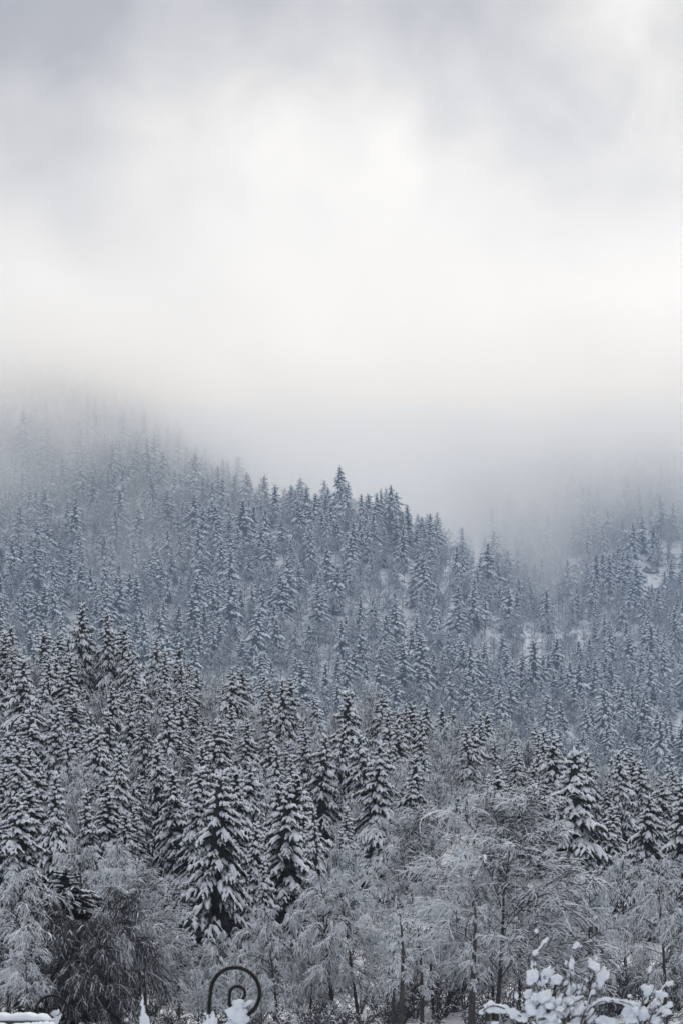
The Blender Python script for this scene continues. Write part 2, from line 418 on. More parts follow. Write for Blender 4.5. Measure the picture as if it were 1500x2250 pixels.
def broadleaf_meshes(seed, H=17.0, W=4.0, limbs=20, subs=9, twigs=11, droop=.5, base=.25, trunk_r=.2, fine=1.0, far=False, fan=False, snowload=.35, lean=.0, frost=(.8, .45)):
    g = np.random.default_rng(seed)
    S = 5
    tp = np.zeros((1, 9, 3)); s = np.linspace(0, 1, 9)
    tp[0, :, 2] = -2 + (H * .93 + 2) * s
    tp[0, :, 0] = .35 * np.sin(s * 3 + seed) * s + lean * H * s ** 2; tp[0, :, 1] = .35 * np.cos(s * 2.3 + seed) * s
    trr = np.array([trunk_r * (1.15 - 1.0 * s)])
    # limbs: steep, then arching over
    n = limbs
    f = (np.arange(n) + g.random(n)) / n                 # 0 low .. 1 top
    hz = base + (.97 - base) * f
    q = (hz * H * .93 + 2) / (H * .93 + 2) * 8; k = np.minimum(q.astype(int), 7); t = (q - k)[:, None]
    st = tp[0, k] * (1 - t) + tp[0, k + 1] * t
    az = np.arange(n) * 2.39996 + g.uniform(-.5, .5, n)
    if fan: Ll = W * np.interp(f, [0, .5, 1], [1.15, 1.25, .8]) * g.uniform(.8, 1.2, n); pit = np.interp(f, [0, 1], [.75, 1.35]) + g.uniform(-.15, .15, n)
    else: Ll = W * np.interp(f, [0, .35, .75, 1], [.75, 1.15, .95, .5]) * g.uniform(.75, 1.25, n); pit = np.interp(f, [0, 1], [.35, 1.1]) + g.uniform(-.2, .2, n)
    ss = np.linspace(0, 1, 6)
    rad = Ll[:, None] * ss * np.cos(pit)[:, None]; zz = Ll[:, None] * (ss * np.sin(pit)[:, None] - droop * .75 * ss ** 2.4 * g.uniform(.5, 1.5, n)[:, None])
    LB = np.stack([st[:, 0:1] + rad * np.cos(az)[:, None], st[:, 1:2] + rad * np.sin(az)[:, None], st[:, 2:3] + zz], -1)
    SB, SL = grow(g, LB, subs, .18, 1.0, Ll * .42, .75, .15 if not fan else .35, droop * .9, S)
    TWg, TL = grow(g, SB, twigs, .1, 1.0, SL * .55 + .15, .8, .05 if not fan else .30, droop * 1.1, 3)
    tr = Geo(); V, F, _ = tubes(tp, trr, 7); tr.add(V, F)
    trunk = tr.mesh('broadleaf_trunk', [M_BARK], smooth=True)
    cr = Geo()
    def put(P, r0, r1, K=3, snowy=True, lump=.35, rs=1.0):
        nn, s_ = P.shape[:2]
        rr = np.linspace(r0, r1, s_)[None] * g.uniform(1 - lump, 1 + lump, (nn, s_)) * fine * rs
        V, F, side = tubes(P, rr, K, 1.15, .8)
        cr.add(V, F, np.where(((side == 0) & (np.repeat(g.random(nn), (s_ - 1) * K) < frost[0])) | ((side == K - 1) & (np.repeat(g.random(nn), (s_ - 1) * K) < frost[1])), 1, 0))
    put(LB, trunk_r * .42, .035, 5, True, .15)
    put(SB, .045, .028, 3)
    put(TWg, .034, .020, 3, rs=1.0 if not far else 1.8)
    # clots of snow caught on the bent-over twigs
    m = g.random(len(SB)) < snowload
    if m.any():
        B = SB[m]; nn = len(B)
        wd = np.clip(SL[m] * .06, .04, .09) * g.uniform(.6, 1.4, nn)
        env = np.array([.35, .9, 1.0, .8, .3])
        rr = wd[:, None] * env * g.uniform(.6, 1.4, (nn, 5))
        C = B.copy(); C[..., 2] += rr * .4
        V, F, _ = tubes(C, rr, 4, .9, .5); cr.add(V, F, 1)
    crown = cr.mesh('broadleaf_crown', [M_TWIG, M_FROST])
    return crown, trunk

SPRUCE = [spruce_meshes(100 + i, H=25, R=r, nb=nb, tw=8, S=6, snow=sn, narrow=1, thin=1.2) for i, (r, nb, sn) in enumerate(
    [(4.9, 145, .90), (4.3, 150, .93), (5.3, 155, .86), (4.7, 135, .90), (4.1, 140, .94), (5.1, 150, .92), (4.8, 140, .84), (3.7, 115, .92), (5.7, 105, .86)])]
SPRUCE_FAR = [spruce_meshes(200 + i, H=25, R=r, nb=70, tw=4, S=4, KS=3, snow=sn, far=True, bare=ba) for i, (r, sn, ba) in enumerate(
    [(5.0, .88, .12), (4.3, .92, .22), (5.3, .84, .1), (4.2, .85, .3), (4.7, .95, .15)])]
BIRCH = [broadleaf_meshes(300 + i, H=h, W=w, limbs=28, subs=9, twigs=13, droop=d, base=b, snowload=sl * .8, fine=.8, frost=[(1,.75),(.95,.6),(1,.85),(.92,.5),(1,.7)][i], lean=le) for i, (h, w, d, b, sl, le) in enumerate(
    [(17, 4.2, .62, .22, .45, 0), (16, 4.8, .7, .2, .5, .06), (18, 3.9, .5, .28, .35, -.03), (15, 5.0, .75, .18, .55, .1), (17, 4.4, .6, .3, .4, 0)])]
ARCH_BIRCH = broadleaf_meshes(395, H=14, W=4.0, limbs=22, subs=12, twigs=12, droop=.75, base=.58, snowload=.3, fine=.8, frost=(1, .6), lean=.12)
ROUND_BIRCH = broadleaf_meshes(397, H=16, W=5.6, limbs=44, subs=13, twigs=13, droop=.42, base=.2, trunk_r=.13, snowload=.3, fine=.72, fan=True, frost=(1, .6))
DARK_BIRCH = broadleaf_meshes(390, H=16, W=4.8, limbs=30, subs=12, twigs=12, droop=.85, base=.15, snowload=.05, fine=.8, frost=(.24, .08))
BEECH = [broadleaf_meshes(400 + i, H=h, W=w, limbs=24, subs=9, twigs=11, droop=.12, base=b, snowload=.15, fan=True, frost=(1, .95), fine=1.3) for i, (h, w, b) in enumerate(
    [(13, 5.2, .25), (14, 5.8, .3), (12, 5.0, .2)])]
BEECH_FAR = [broadleaf_meshes(500 + i, H=h, W=w, limbs=18, subs=7, twigs=6, droop=.25, base=b, snowload=.2, fan=(i < 2), far=True) for i, (h, w, b) in enumerate(
    [(13, 5.0, .3), (15, 5.4, .4), (15, 4.4, .3), (19, 4.0, .6)])]
SPRUCE_DARK = spruce_meshes(270, H=25, R=5.6, nb=190, tw=10, S=6, snow=.55, thin=.7)
DEAD_LARCH = spruce_meshes(260, H=25, R=4.0, nb=70, tw=4, S=4, KS=3, snow=.12, far=True, bare=.2, larch=True)

# ------------------------------------------------------------------ where the trees stand
def world_at(px, d):
    x = (px - 750) / FPX * d; return x, d, float(ground(x, d))
def y_of(z, d): return YH - (z - CAMZ) / d * FPX
def solve(px, ytop, H, lo, hi):
    """the distance at which a tree H metres tall in column px has its tip on row ytop"""
    ds = np.linspace(lo, hi, 400); x = (px - 750) / FPX * ds
    y = y_of(ground(x, ds) + H, ds); return float(ds[np.argmin(np.abs(y - ytop))])

trees = []          # dicts: kind, px, d, x, z, H, w
def put(kind, px, d, H, w=1.0, hero=None, var=None):
    x, y, z = world_at(px, d)
    trees.append(dict(kind=kind, px=px, d=d, x=x, y=d, z=z, H=H, w=w, hero=hero, var=var, yt=y_of(z + H, d), yb=y_of(z, d)))

HERO_SPRUCE = [  # column, tip row, height, width factor, range, label
 (462,1690,26,1.05,(170,300),'tall dark spruce with drooping white boughs directly above the iron scroll'),
 (541,1800,21,.85,(170,300),'narrow spruce squeezed between two taller spruces above the iron scroll'),
 (625,1725,25,1.15,(165,300),'broad spruce with long arching snowy boughs up and right of the iron scroll'),
 (697,1765,22,.95,(165,300),'spruce with stepped white boughs beside the broad arching spruce, on its right'),
 (590,1880,14,.75,(160,240),'small pointed spruce tip standing before the broad arching spruce'),
 (822,1625,27,1.15,(180,320),'big dark spruce with thick snow pads above the middle birches'),
 (745,1590,22,.9,(200,360),'slim spruce with rounded snowy shoulders behind a wide dark spruce'),
 (697,1612,24,1.1,(190,340),'wide spruce with white centre stem beside a slim round-shouldered spruce'),
 (907,1655,25,1.1,(180,330),'symmetrical spruce whose boughs hang in clear white ribs right of centre'),
 (610,1640,22,1.05,(190,340),'spruce with long white drooping arms left of centre in the near forest'),
 (535,1575,23,1.25,(200,360),'squat broad-topped spruce rising over its neighbours near the centre left'),
 (356,1625,25,1.0,(190,340),'tall slender spruce with white tiers in the left near forest'),
 (360,1490,22,.95,(250,430),'dark spruce with a bare dark middle standing alone amid pale broadleaf trees'),
 (280,1530,24,1.05,(220,380),'spruce with sparkling thick boughs a little left of the lone dark spruce'),
 (45,1740,25,1.25,(165,300),'large spruce cut by the left edge with long white ribs'),
 (120,1690,25,1.0,(170,320),'spruce beside the large left-edge spruce, with heavy lower boughs'),
 (1192,1610,26,1.2,(190,350),'tall pyramidal spruce rising above its row in the right near forest'),
 (1036,1592,22,.95,(210,360),'pointed spruce at the far end of the near row, right of centre'),
 (1122,1700,17,.95,(190,330),'short spruce with a bowed rounded white top'),
 (1275,1650,24,1.1,(180,340),'dark broad spruce right of the tall pyramidal spruce'),
 (1312,1640,23,.8,(210,360),'slim upright spruce behind the dark broad right-hand spruce'),
 (1380,1645,25,1.05,(180,340),'twin-topped looking spruce in the right near forest'),
 (1400,1740,23,1.1,(165,300),'spruce with long hanging white ribs in the lower right forest'),
 (1484,1705,26,1.3,(165,300),'large spruce cut by the right edge'),
 (1333,1760,20,1.15,(165,300),'spruce with domed snow-heavy crown above the shrub'),
 (1294,1850,11,.85,(158,220),'small young spruce standing among birches above the shrub'),
 (1225,1760,21,.95,(165,300),'dark spruce with one thick white plume beside the large pale birch'),
 (180,1325,26,1.1,(330,450),'tallest spruce on the upper left crest of the near forest'),
 (243,1335,25,1.1,(330,450),'crest spruce just right of the tallest one on the upper left'),
 (332,1370,19,.95,(340,450),'short crest spruce at the right end of the upper left row'),
 (700,1415,17,.8,(300,450),'lone spiky spruce with clumped white tiers standing out above the near forest edge'),
 (552,1430,17,.85,(300,450),'white stepped spruce at the centre left edge of the near forest'),
 (930,1490,19,.85,(300,450),'pale spruce at the upper edge right of centre'),
 (725,1535,13,.8,(280,440),'small dark spruce among pale broadleaf crowns at the upper edge'),
 (790,1525,15,.85,(280,440),'small spruce with white steps among pale broadleaf crowns, centre'),
]
HERO_BROAD = [   # birches along the foot of the forest
 (1085,1735,19,1.45,(158,240),'large pale rounded birch, the widest crown in the lower right'),
 (985,1830,17,1.1,(156,210),'tall birch with long hanging twigs over dark trunks'),
 (905,1870,16,1.0,(156,200),'birch with hanging twigs just right of the dark gap'),
 (735,1960,13,1.2,(150,190),'spreading birch with bowed white branches right of the iron scroll'),
 (610,2010,10,1.05,(150,185),'low birch with drooping white twigs above the iron scroll'),
 (790,1900,14,1.0,(158,210),'pale birch in front of the big dark spruce'),
 (1140,1900,14,1.0,(154,190),'feathery birch left of the tall shrub stems'),
 (1215,1930,13.5,1.0,(154,190),'birch with dark stem behind the tall shrub stems'),
 (1375,1870,15,1.1,(154,200),'birch with white tufted twigs over the right shrub branch'),
 (1460,1910,14,1.0,(152,190),'thin birch near the right edge with hanging tufts'),
 (1300,1935,13,1.0,(152,190),'small birch between two larger ones above the shrub'),
 (320,1905,14,1.25,(154,200),'arching pale birch bowed under snow, lower left'),
 (18,1890,12.6,1.15,(143,152),'weeping birch hanging in from the left edge'),
 (62,2030,7.6,1.1,(141,148),'low weeping birch behind the snow-capped roof'),
 (395,2060,8.5,1.1,(150,180),'low twiggy birch between the stake and the scroll'),
 (470,2080,8,1.0,(148,175),'small pale bush-like birch behind the iron scroll'),
 (680,2090,8,1.1,(148,175),'small bowed birch at the forest foot right of the scroll'),
 (850,2040,9,.9,(148,175),'slender young birch left of the standing dark trunks'),
 (1040,1960,12.5,.8,(156,185),'slender birch beside the thick dark trunk'),
]
BASE_ROW = {(462,1690):2175,(541,1800):2150,(625,1725):2140,(697,1765):2110,(590,1880):2185,(822,1625):1990,(745,1590):1880,(697,1612):1890,(907,1655):1950,(610,1640):1900,(535,1575):1830,(356,1625):1930,
    (45,1740):2120,(120,1690):2070,(1192,1610):1930,(1036,1592):1830,(1122,1700):1890,(1275,1650):1960,(1312,1640):1930,(1380,1645):1950,(1400,1740):2060,(1484,1705):2070,(1333,1760):2030,(1294,1850):2150,(1225,1760):2020,
    (280,1530):1760,(360,1490):1650}
for (px, yt, H, w, rg, lab) in HERO_SPRUCE:
    if (px, yt) in BASE_ROW:
        yb = BASE_ROW[(px, yt)]; d = solve(px, yb, 0, 152, 440); H = (yb - yt) * d / FPX
    else: d = solve(px, yt, H, *rg)
    put('spruce', px, d, H, w * .88, lab)
for (px, yt, H, w, rg, lab) in HERO_BROAD: put('birch', px, solve(px, yt, H, *rg), H, w, lab); trees[-1]['var'] = 'round' if px in (1085, 905, 1215, 320) else None
for px, d, H in ((438, 147, 4.6), (522, 146, 4.9), (575, 148, 4.2), (498, 149, 5.2)): put('beech', px, d, H, 1.0, {438: 'pale frosted bush left of the iron scroll leg', 522: 'pale frosted bush seen through the iron scroll', 575: 'low frosted bush touching the iron scroll on its right', 498: 'frosted bush rising just above the iron scroll'}[px])
# dark leaning spruce in the hollow at the lower left
put('spruce', 172, 151, 12.6, 1.5, 'dark thinly snowed spruce in the shadowy hollow at the lower left')
trees[-1]['var'] = 'dark'
for px, d, H, w, lab in ((205, 147, 9.5, 1.2, 'dark drooping broadleaf in front of the shadowy hollow'), (262, 150, 12.0, 1.1, 'dark twiggy broadleaf right of the shadowy hollow'), (150, 146, 9.6, 1.0, 'dark drooping broadleaf in the middle of the shadowy hollow'), (112, 148, 9.2, 1.1, 'low dark twiggy broadleaf beside the small iron scroll'), (236, 146, 8.6, 1.0, 'low dark drooping broadleaf left of the snowy stake')):
    put('birch', px, d, H, w, lab); trees[-1]['var'] = 'dark'
for px, d, H, w, lab in ((235, 148, 11.4, .85, 'bowed birch with thick white branches arching over the dark hollow'), (118, 150, 11.2, .75, 'bowed birch arching over the left side of the dark hollow'), (325, 152, 10.0, .8, 'pale bowed birch leaning over the snowy stake')):
    put('birch', px, d, H, w, lab); trees[-1]['var'] = 'arch'
n_hero = len(trees)

def clear_of(px, d, y):
    """open snow between the far trees"""
    for (cx, cyy, rx, ry) in [(1045,1230,26,60),(895,1385,22,50),(1170,1500,58,42),(20,1240,26,85),(1430,1290,60,45),(1265,1270,50,36),(1495,1600,40,40)]:
        if ((px - cx) / rx) ** 2 + ((y - cyy) / ry) ** 2 < .55: return True
    return False
def broad_share(px, y):
    """share of broadleaf trees, from the pale patches in the photograph (px, row of tip)"""
    s = .13
    for (cx, cyy, rx, ry, a) in [(490,1500,70,60,.8),(60,1390,60,30,.5),(640,1600,60,40,.6),(300,1690,45,40,.5),(760,1545,120,40,.7),(860,1620,60,40,.6),(990,1600,80,50,.8),
                                 (1110,1640,50,40,.6),(800,1640,45,30,.5),(1080,1800,110,60,.7),(1090,1920,400,80,.8),(20,1950,80,80,.6),(330,1930,50,60,.5),
                                 (760,1330,180,120,.55),(980,1330,90,100,.6),(1180,1400,110,50,.85),(640,1250,120,60,.4),(1110,1200,120,90,.6),(560,1420,140,60,.45),(1300,1450,120,60,.35),(1150,1580,130,50,.6),
                                 (60,920,80,50,.5),(1450,1350,90,50,.6),(330,1330,90,60,.35)]:
        q = ((px - cx) / rx / 1.05) ** 2 + ((y - cyy) / ry / 1.05) ** 2
        s = max(s, min(1, a * 1.1) * math.exp(-q * q * .5))
    return s
def fill(d0, d1, gap, hs, hb, margin, near):
    """a jittered planting over the depth range d0..d1"""
    pts = [(t['x'], t['y']) for t in trees]
    d = d0
    while d < d1:
        step = gap(d)
        x = -(750 + margin) / FPX * d + rng.uniform(0, step)
        while x < (750 + margin) / FPX * d:
            xx = x + rng.uniform(-.38, .38) * step; yy = d + rng.uniform(-.42, .42) * step
            px = 750 + xx / yy * FPX
            z = float(ground(xx, yy)); x += step
            if near is True and any(h['kind'] == 'spruce' and yy < h['d'] and abs(px - h['px']) < 3.6 * h['w'] * h['H'] / 25 * FPX / h['d'] and y_of(z + 11, yy) < h['yb'] - 40 for h in trees[:n_hero]): continue
            if any((xx - a) ** 2 + (yy - b) ** 2 < (step * .62) ** 2 for a, b in pts[:n_hero]): continue
            yb = y_of(z, yy)
            if near is not True and clear_of(px, yy, yb): continue
            H = rng.normal(*hs); yt = y_of(z + H, yy)
            if near == 'under' or rng.random() < broad_share(px, y_of(z + (13 if near is True else 9), yy)):
                H = rng.normal(*hb); kind = 'birch' if near is True and yy < 215 else 'beech'
                put(kind, px, yy, max(H, 6), rng.uniform(.85, 1.2))
            else:
                small = rng.random() < .22
                H = max(8, H * (rng.uniform(.45, .75) if small else 1))
                put('spruce', px, yy, H, rng.uniform(.82, 1.15) * (1.0 if yy < 445 else 1.32))
        d += step * .9
fill(172, 445, lambda d: 5.5 if d > 250 else 6.6, (15.2, 3.8), (13.0, 2.2), 90, True)
fill(452, 630, lambda d: 11, (17, 3), (11, 2), 90, True)
fill(625, 1330, lambda d: 8.2 if d < 950 else 10.5, (16.5, 3.8), (12, 2.2), 90, False)
fill(630, 1250, lambda d: 7.3, (21, 4.2), (9.5, 2.4), 90, 'under')
# the stand of tall bare stems on the right slope and two rusty larches on the crest
for i in range(16):
    px = 1085 + i * 13 + rng.uniform(-4, 4); put('stem', px, solve(px, 1345 + rng.uniform(-20, 15), 17, 760, 900), 18 + rng.uniform(-1.5, 1.5), .8)
for px, yt in ((836, 1070), (855, 1098), (884, 1120)): put('larch', px, solve(px, yt, 23, 800, 960), 23, .8)

# keep only what can be seen: paint silhouettes front to back on a coarse grid
CELL = 6
grid = np.zeros((PXH // CELL + 40, PXW // CELL + 60), bool); OX = 30
trees.sort(key=lambda t: t['d'])
for t in trees:
    spr = t['kind'] in ('spruce', 'larch')
    half = (4.4 * t['w'] * t['H'] / 25 if spr else .30 * t['H'] * t['w']) * FPX / t['d']
    y0, y1 = t['yt'], t['yb']; tot = vis = 0; sol = []
    for r in range(int(y0 // CELL), int(y1 // CELL) + 1):
        if r < 0 or r >= PXH // CELL: continue
        q = ((r + .5) * CELL - y0) / max(y1 - y0, 1)
        hw = half * (q ** .8 if spr else math.sqrt(max(0, 1 - (2 * min(max(q, 0), 1) * .9 - .9) ** 2))) if 0 <= q <= 1 else 0
        if not spr and q > .75: hw *= .3
        c0, c1 = int((t['px'] - hw) // CELL) + OX, int((t['px'] + hw) // CELL) + OX
        c0, c1 = max(c0, 0), min(c1, grid.shape[1] - 1)
        if c1 < c0: continue
        tot += c1 - c0 + 1; vis += int((~grid[r, c0:c1 + 1]).sum())
        inset = int((c1 - c0) * .12); sol.append((r, c0 + inset, c1 - inset))
    t['vis'] = vis; t['visf'] = vis / max(tot, 1)
    t['inframe'] = -half * .6 < t['px'] < PXW + half * .6 and t['yt'] < PXH
    if t['visf'] > .05 or vis > 25:
        for r, a, b in sol: grid[r, a:b + 1] = True
for t in trees: t['keep'] = t['hero'] is not None or t['visf'] > .04 or t['vis'] > 20
kept = [t for t in trees if t['keep']]
MAXIND = 290
def pick(kinds):
    c = [t for t in kept if t['kind'] in kinds and t['inframe']]
    c.sort(key=lambda t: (t['hero'] is None, -t['vis'])); return c[:MAXIND]
ind_spruce = pick(('spruce', 'larch')); ind_broad = pick(('birch', 'beech', 'stem'))
ind = set(id(t) for t in ind_spruce + ind_broad)
print('trees', len(trees), 'kept', len(kept), 'spruce', sum(t['kind'] == 'spruce' for t in kept), 'individual', len(ind_spruce), len(ind_broad),
      'min vis', ind_spruce[-1]['vis'], ind_broad[-1]['vis'])

# ------------------------------------------------------------------ labels
def where(px):
    for lim, s in ((110, 'above the snowy roof'), (250, 'left of the snowy stake'), (390, 'above the snowy stake'), (600, 'above the iron scroll'), (760, 'right of the scroll'),
                   (900, 'right of centre'), (1050, 'left of the shrub'), (1200, 'over the shrub'), (1350, 'right over the shrub')):
        if px < lim: return s
    return 'at the right edge'
def band(t):
    d, y = t['d'], t['yt']
    if d < 452:
        return 'at the forest foot' if y > 1830 else 'low in the near forest' if y > 1660 else 'amid the near forest' if y > 1530 else 'on the upper near crest'
    if d < 632: return 'behind the near crest'
    return 'down the hazy hill foot' if y > 1450 else 'low on the hazy hill' if y > 1350 else 'halfway up the hazy hill' if y > 1200 else 'high on the hazy hill' if y > 1050 else 'fading into the fog'
ORD = ['leftmost', 'second from left', 'third from left', 'fourth from left', 'fifth from left', 'sixth from left', 'seventh from left', 'eighth from left', 'ninth from left', 'tenth from left',
       'eleventh from left', 'twelfth from left', 'thirteenth from left', 'fourteenth from left', 'fifteenth from left', 'sixteenth from left', 'seventeenth from left', 'eighteenth from left']
NOUN = {'spruce': 'snowy spruce', 'birch': 'snow-laden birch', 'beech': 'frosted broadleaf', 'stem': 'bare-stemmed tree', 'larch': 'rusty brown conifer'}
bk = {}
for t in ind_spruce + ind_broad:
    if t['hero']: t['label'] = t['hero']; continue
    size = ''
    if t['kind'] == 'spruce': size = 'small ' if t['H'] < 15 else 'tall ' if t['H'] > 23 else ''
    bk.setdefault((size + NOUN[t['kind']], band(t), where(t['px'])), []).append(t)
for (a, b, c), ts in bk.items():
    ts.sort(key=lambda t: t['px'])
    for i, t in enumerate(ts):
        t['label'] = f"{a} {b} {c}" + ('' if len(ts) == 1 else ', ' + (('left one' if i == 0 else 'right one') if len(ts) == 2 else 'rightmost' if i == len(ts) - 1 else ORD[min(i, len(ORD) - 1)]))

# ------------------------------------------------------------------ build the trees
def place(t):
    k = t['kind']; near = t['d'] < 455
    H = t['H']; rz = rng.uniform(0, 6.28); v = rng.integers(0, 1000)
    if k in ('spruce', 'larch'):
        nd, sn, tr = DEAD_LARCH if k == 'larch' else SPRUCE_DARK if t['var'] else (SPRUCE[v % len(SPRUCE)] if near else SPRUCE_FAR[v % len(SPRUCE_FAR)])
        base, parts, nm, cat, gp = 25.0, (nd, sn, tr), 'spruce_tree', 'spruce', 'spruces on the mountainside'
        sxy = H / base * t['w'] * (1.0 if H > 17 else 1.15)
        if k == 'larch': nm, cat, gp = 'larch_tree', 'conifer', 'rusty conifers on the crest'
    else:
        lib = BIRCH if k == 'birch' else BEECH if near else BEECH_FAR[:3] if k == 'beech' else BEECH_FAR[3:]
        j = v % len(lib); cr, tr = lib[j] if not t['var'] else DARK_BIRCH if t['var'] == 'dark' else ROUND_BIRCH if t['var'] == 'round' else ARCH_BIRCH
        base = ([17, 16, 18, 15, 17] if k == 'birch' else [13, 14, 12] if near else [13, 15, 15] if k == 'beech' else [19])[j] * (1.0 if k == 'birch' else 1.18)
        parts = (cr, None, tr)
        nm, cat, gp = ('birch_tree', 'birch', 'snow-bowed birches') if k == 'birch' else ('broadleaf_tree', 'tree', 'bare broadleaf trees under snow')
        sxy = H / base * t['w']
    return parts, nm, cat, gp, rz, (sxy, sxy, H / base)
lean = lambda: rng.normal(0, .045)
def build_individual(t):
    (a, sn, tr), nm, cat, gp, rz, sc = place(t)
    e = thing(nm, t['label'], cat, (t['x'], t['y'], t['z'] - .15), rz, gp); e.scale = sc
    e.rotation_euler = (lean(), lean(), rz)
    obj('trunk', tr, e); c = obj('crown', a, e)
    if sn: obj('snow', sn, c)
for t in ind_spruce + ind_broad: build_individual(t)

def build_mass(name, ts, seed):
    """the trees beyond the individual ones: one object, its copies set out by geometry nodes"""
    lib = {}; rows = []
    src = bpy.data.collections.new(name + '_kinds')
    for t in ts:
        (a, sn, tr), nm, cat, gp, rz, sc = place(t)
        if a.name not in lib:
            # join the parts of this kind into one mesh
            V = []; F = []; Mi = []; off = 0; mats = []
            for me in (a, sn, tr):
                if me is None: continue
                co = np.empty(len(me.vertices) * 3, np.float32); me.vertices.foreach_get('co', co)
                ls = np.empty(len(me.polygons), np.int32); me.polygons.foreach_get('loop_start', ls)
                lt = np.empty(len(me.polygons), np.int32); me.polygons.foreach_get('loop_total', lt)
                vi = np.empty(len(me.loops), np.int32); me.loops.foreach_get('vertex_index', vi)
                mi = np.empty(len(me.polygons), np.int32); me.polygons.foreach_get('material_index', mi)
                for n in (3, 4):
                    k = lt == n
                    if k.any(): F.append(vi[ls[k][:, None] + np.arange(n)] + off); Mi.append(mi[k] + len(mats))
                V.append(co.reshape(-1, 3)); off += len(me.vertices); mats += list(me.materials)
            o = bpy.data.objects.new(f"{len(lib):02d}_{a.name}", mesh_from(a.name + '_whole', np.concatenate(V), F, mats, Mi)); src.objects.link(o)
            lib[a.name] = len(lib)
        rows.append((t['x'], t['y'], t['z'] - .15, lib[a.name], rz, *sc))
    A = np.array(rows)
    me = bpy.data.meshes.new(name); me.vertices.add(len(A)); me.vertices.foreach_set('co', A[:, :3].astype(np.float32).ravel())
    def attr(n, ty, dat, key='value'):
        at = me.attributes.new(n, ty, 'POINT'); at.data.foreach_set(key, dat.ravel())
    attr('kind_index', 'INT', A[:, 3].astype(np.int32)); attr('turn', 'FLOAT_VECTOR', np.stack([A[:, 4] * 0, A[:, 4] * 0, A[:, 4]], -1).astype(np.float32), 'vector')
    attr('size', 'FLOAT_VECTOR', A[:, 5:8].astype(np.float32), 'vector')
    o = obj(name, me); tag(o, kind='stuff')
    ng = bpy.data.node_groups.new(name, 'GeometryNodeTree')
    ng.interface.new_socket('Geometry', in_out='INPUT', socket_type='NodeSocketGeometry'); ng.interface.new_socket('Geometry', in_out='OUTPUT', socket_type='NodeSocketGeometry')
    n, l = ng.nodes, ng.links
    gi, go = n.new('NodeGroupInput'), n.new('NodeGroupOutput')
    ci = n.new('GeometryNodeCollectionInfo'); ci.inputs['Collection'].default_value = src; ci.inputs['Separate Children'].default_value = True; ci.inputs['Reset Children'].default_value = True
    ip = n.new('GeometryNodeInstanceOnPoints'); ip.inputs['Pick Instance'].default_value = True
    def named(a, ty):
        q = n.new('GeometryNodeInputNamedAttribute'); q.data_type = ty; q.inputs['Name'].default_value = a; return q.outputs['Attribute']
    l.new(gi.outputs[0], ip.inputs['Points']); l.new(ci.outputs[0], ip.inputs['Instance']); l.new(named('kind_index', 'INT'), ip.inputs['Instance Index'])
    e2r = n.new('FunctionNodeEulerToRotation'); l.new(named('turn', 'FLOAT_VECTOR'), e2r.inputs[0]); l.new(e2r.outputs[0], ip.inputs['Rotation'])
    l.new(named('size', 'FLOAT_VECTOR'), ip.inputs['Scale']); l.new(ip.outputs[0], go.inputs[0])
    md = o.modifiers.new('set_out', 'NODES'); md.node_group = ng
rest = [t for t in kept if id(t) not in ind]
build_mass('distant_spruce_forest', [t for t in rest if t['kind'] in ('spruce', 'larch')], 1)
build_mass('distant_broadleaf_forest', [t for t in rest if t['kind'] not in ('spruce', 'larch')], 2)

# ------------------------------------------------------------------ undergrowth and trunks at the forest foot
def undergrowth():
    g = np.random.default_rng(77); geo = Geo()
    for i in range(330):
        d = g.uniform(141, 222); px = g.uniform(-60, 1560); x, y, z = world_at(px, d)
        h = g.uniform(1.2, 3.4) * (1.9 if d > 168 else 1.3 if d > 156 else .8); n = 16
        a = g.uniform(0, 6.28, n); sp = g.uniform(.15, .75, n); L = h * g.uniform(.6, 1.1, n); s = np.linspace(0, 1, 4)
        P = np.stack([x + (L * sp)[:, None] * s * np.cos(a)[:, None], y + (L * sp)[:, None] * s * np.sin(a)[:, None], z - .2 + L[:, None] * (s - .35 * s ** 2.5)], -1)
        V, F, side = tubes(P, np.linspace(.035, .018, 4)[None] * np.ones((n, 1)), 3, 1.15, .8); geo.add(V, F, np.where((side == 0) & (g.random(len(side)) < .6), 1, 0))
        C, Lc = grow(g, P, 5, .2, 1, L * .4, .8, .1, .5, 4)
        V, F, side = tubes(C, np.linspace(.034, .018, 4)[None] * g.uniform(.6, 1.5, (len(C), 4)), 3, 1.15, .8); geo.add(V, F, np.where((side == 0) & (g.random(len(side)) < .6), 1, 0))
    o = obj('undergrowth', geo.mesh('undergrowth', [M_TWIG, M_FROST])); tag(o, kind='stuff')
undergrowth()
STEMS = [(1036, 150, 9.5, .30, 'thick straight dark trunk at the forest foot, left of the shrub'), (880, 149, 9, .24, 'dark slanting trunk at the forest foot right of centre'),
         (925, 152, 8, .18, 'slim dark trunk between two darker trunks, right of centre'), (865, 154, 9, .2, 'dark trunk half hidden by birch twigs, right of centre')]

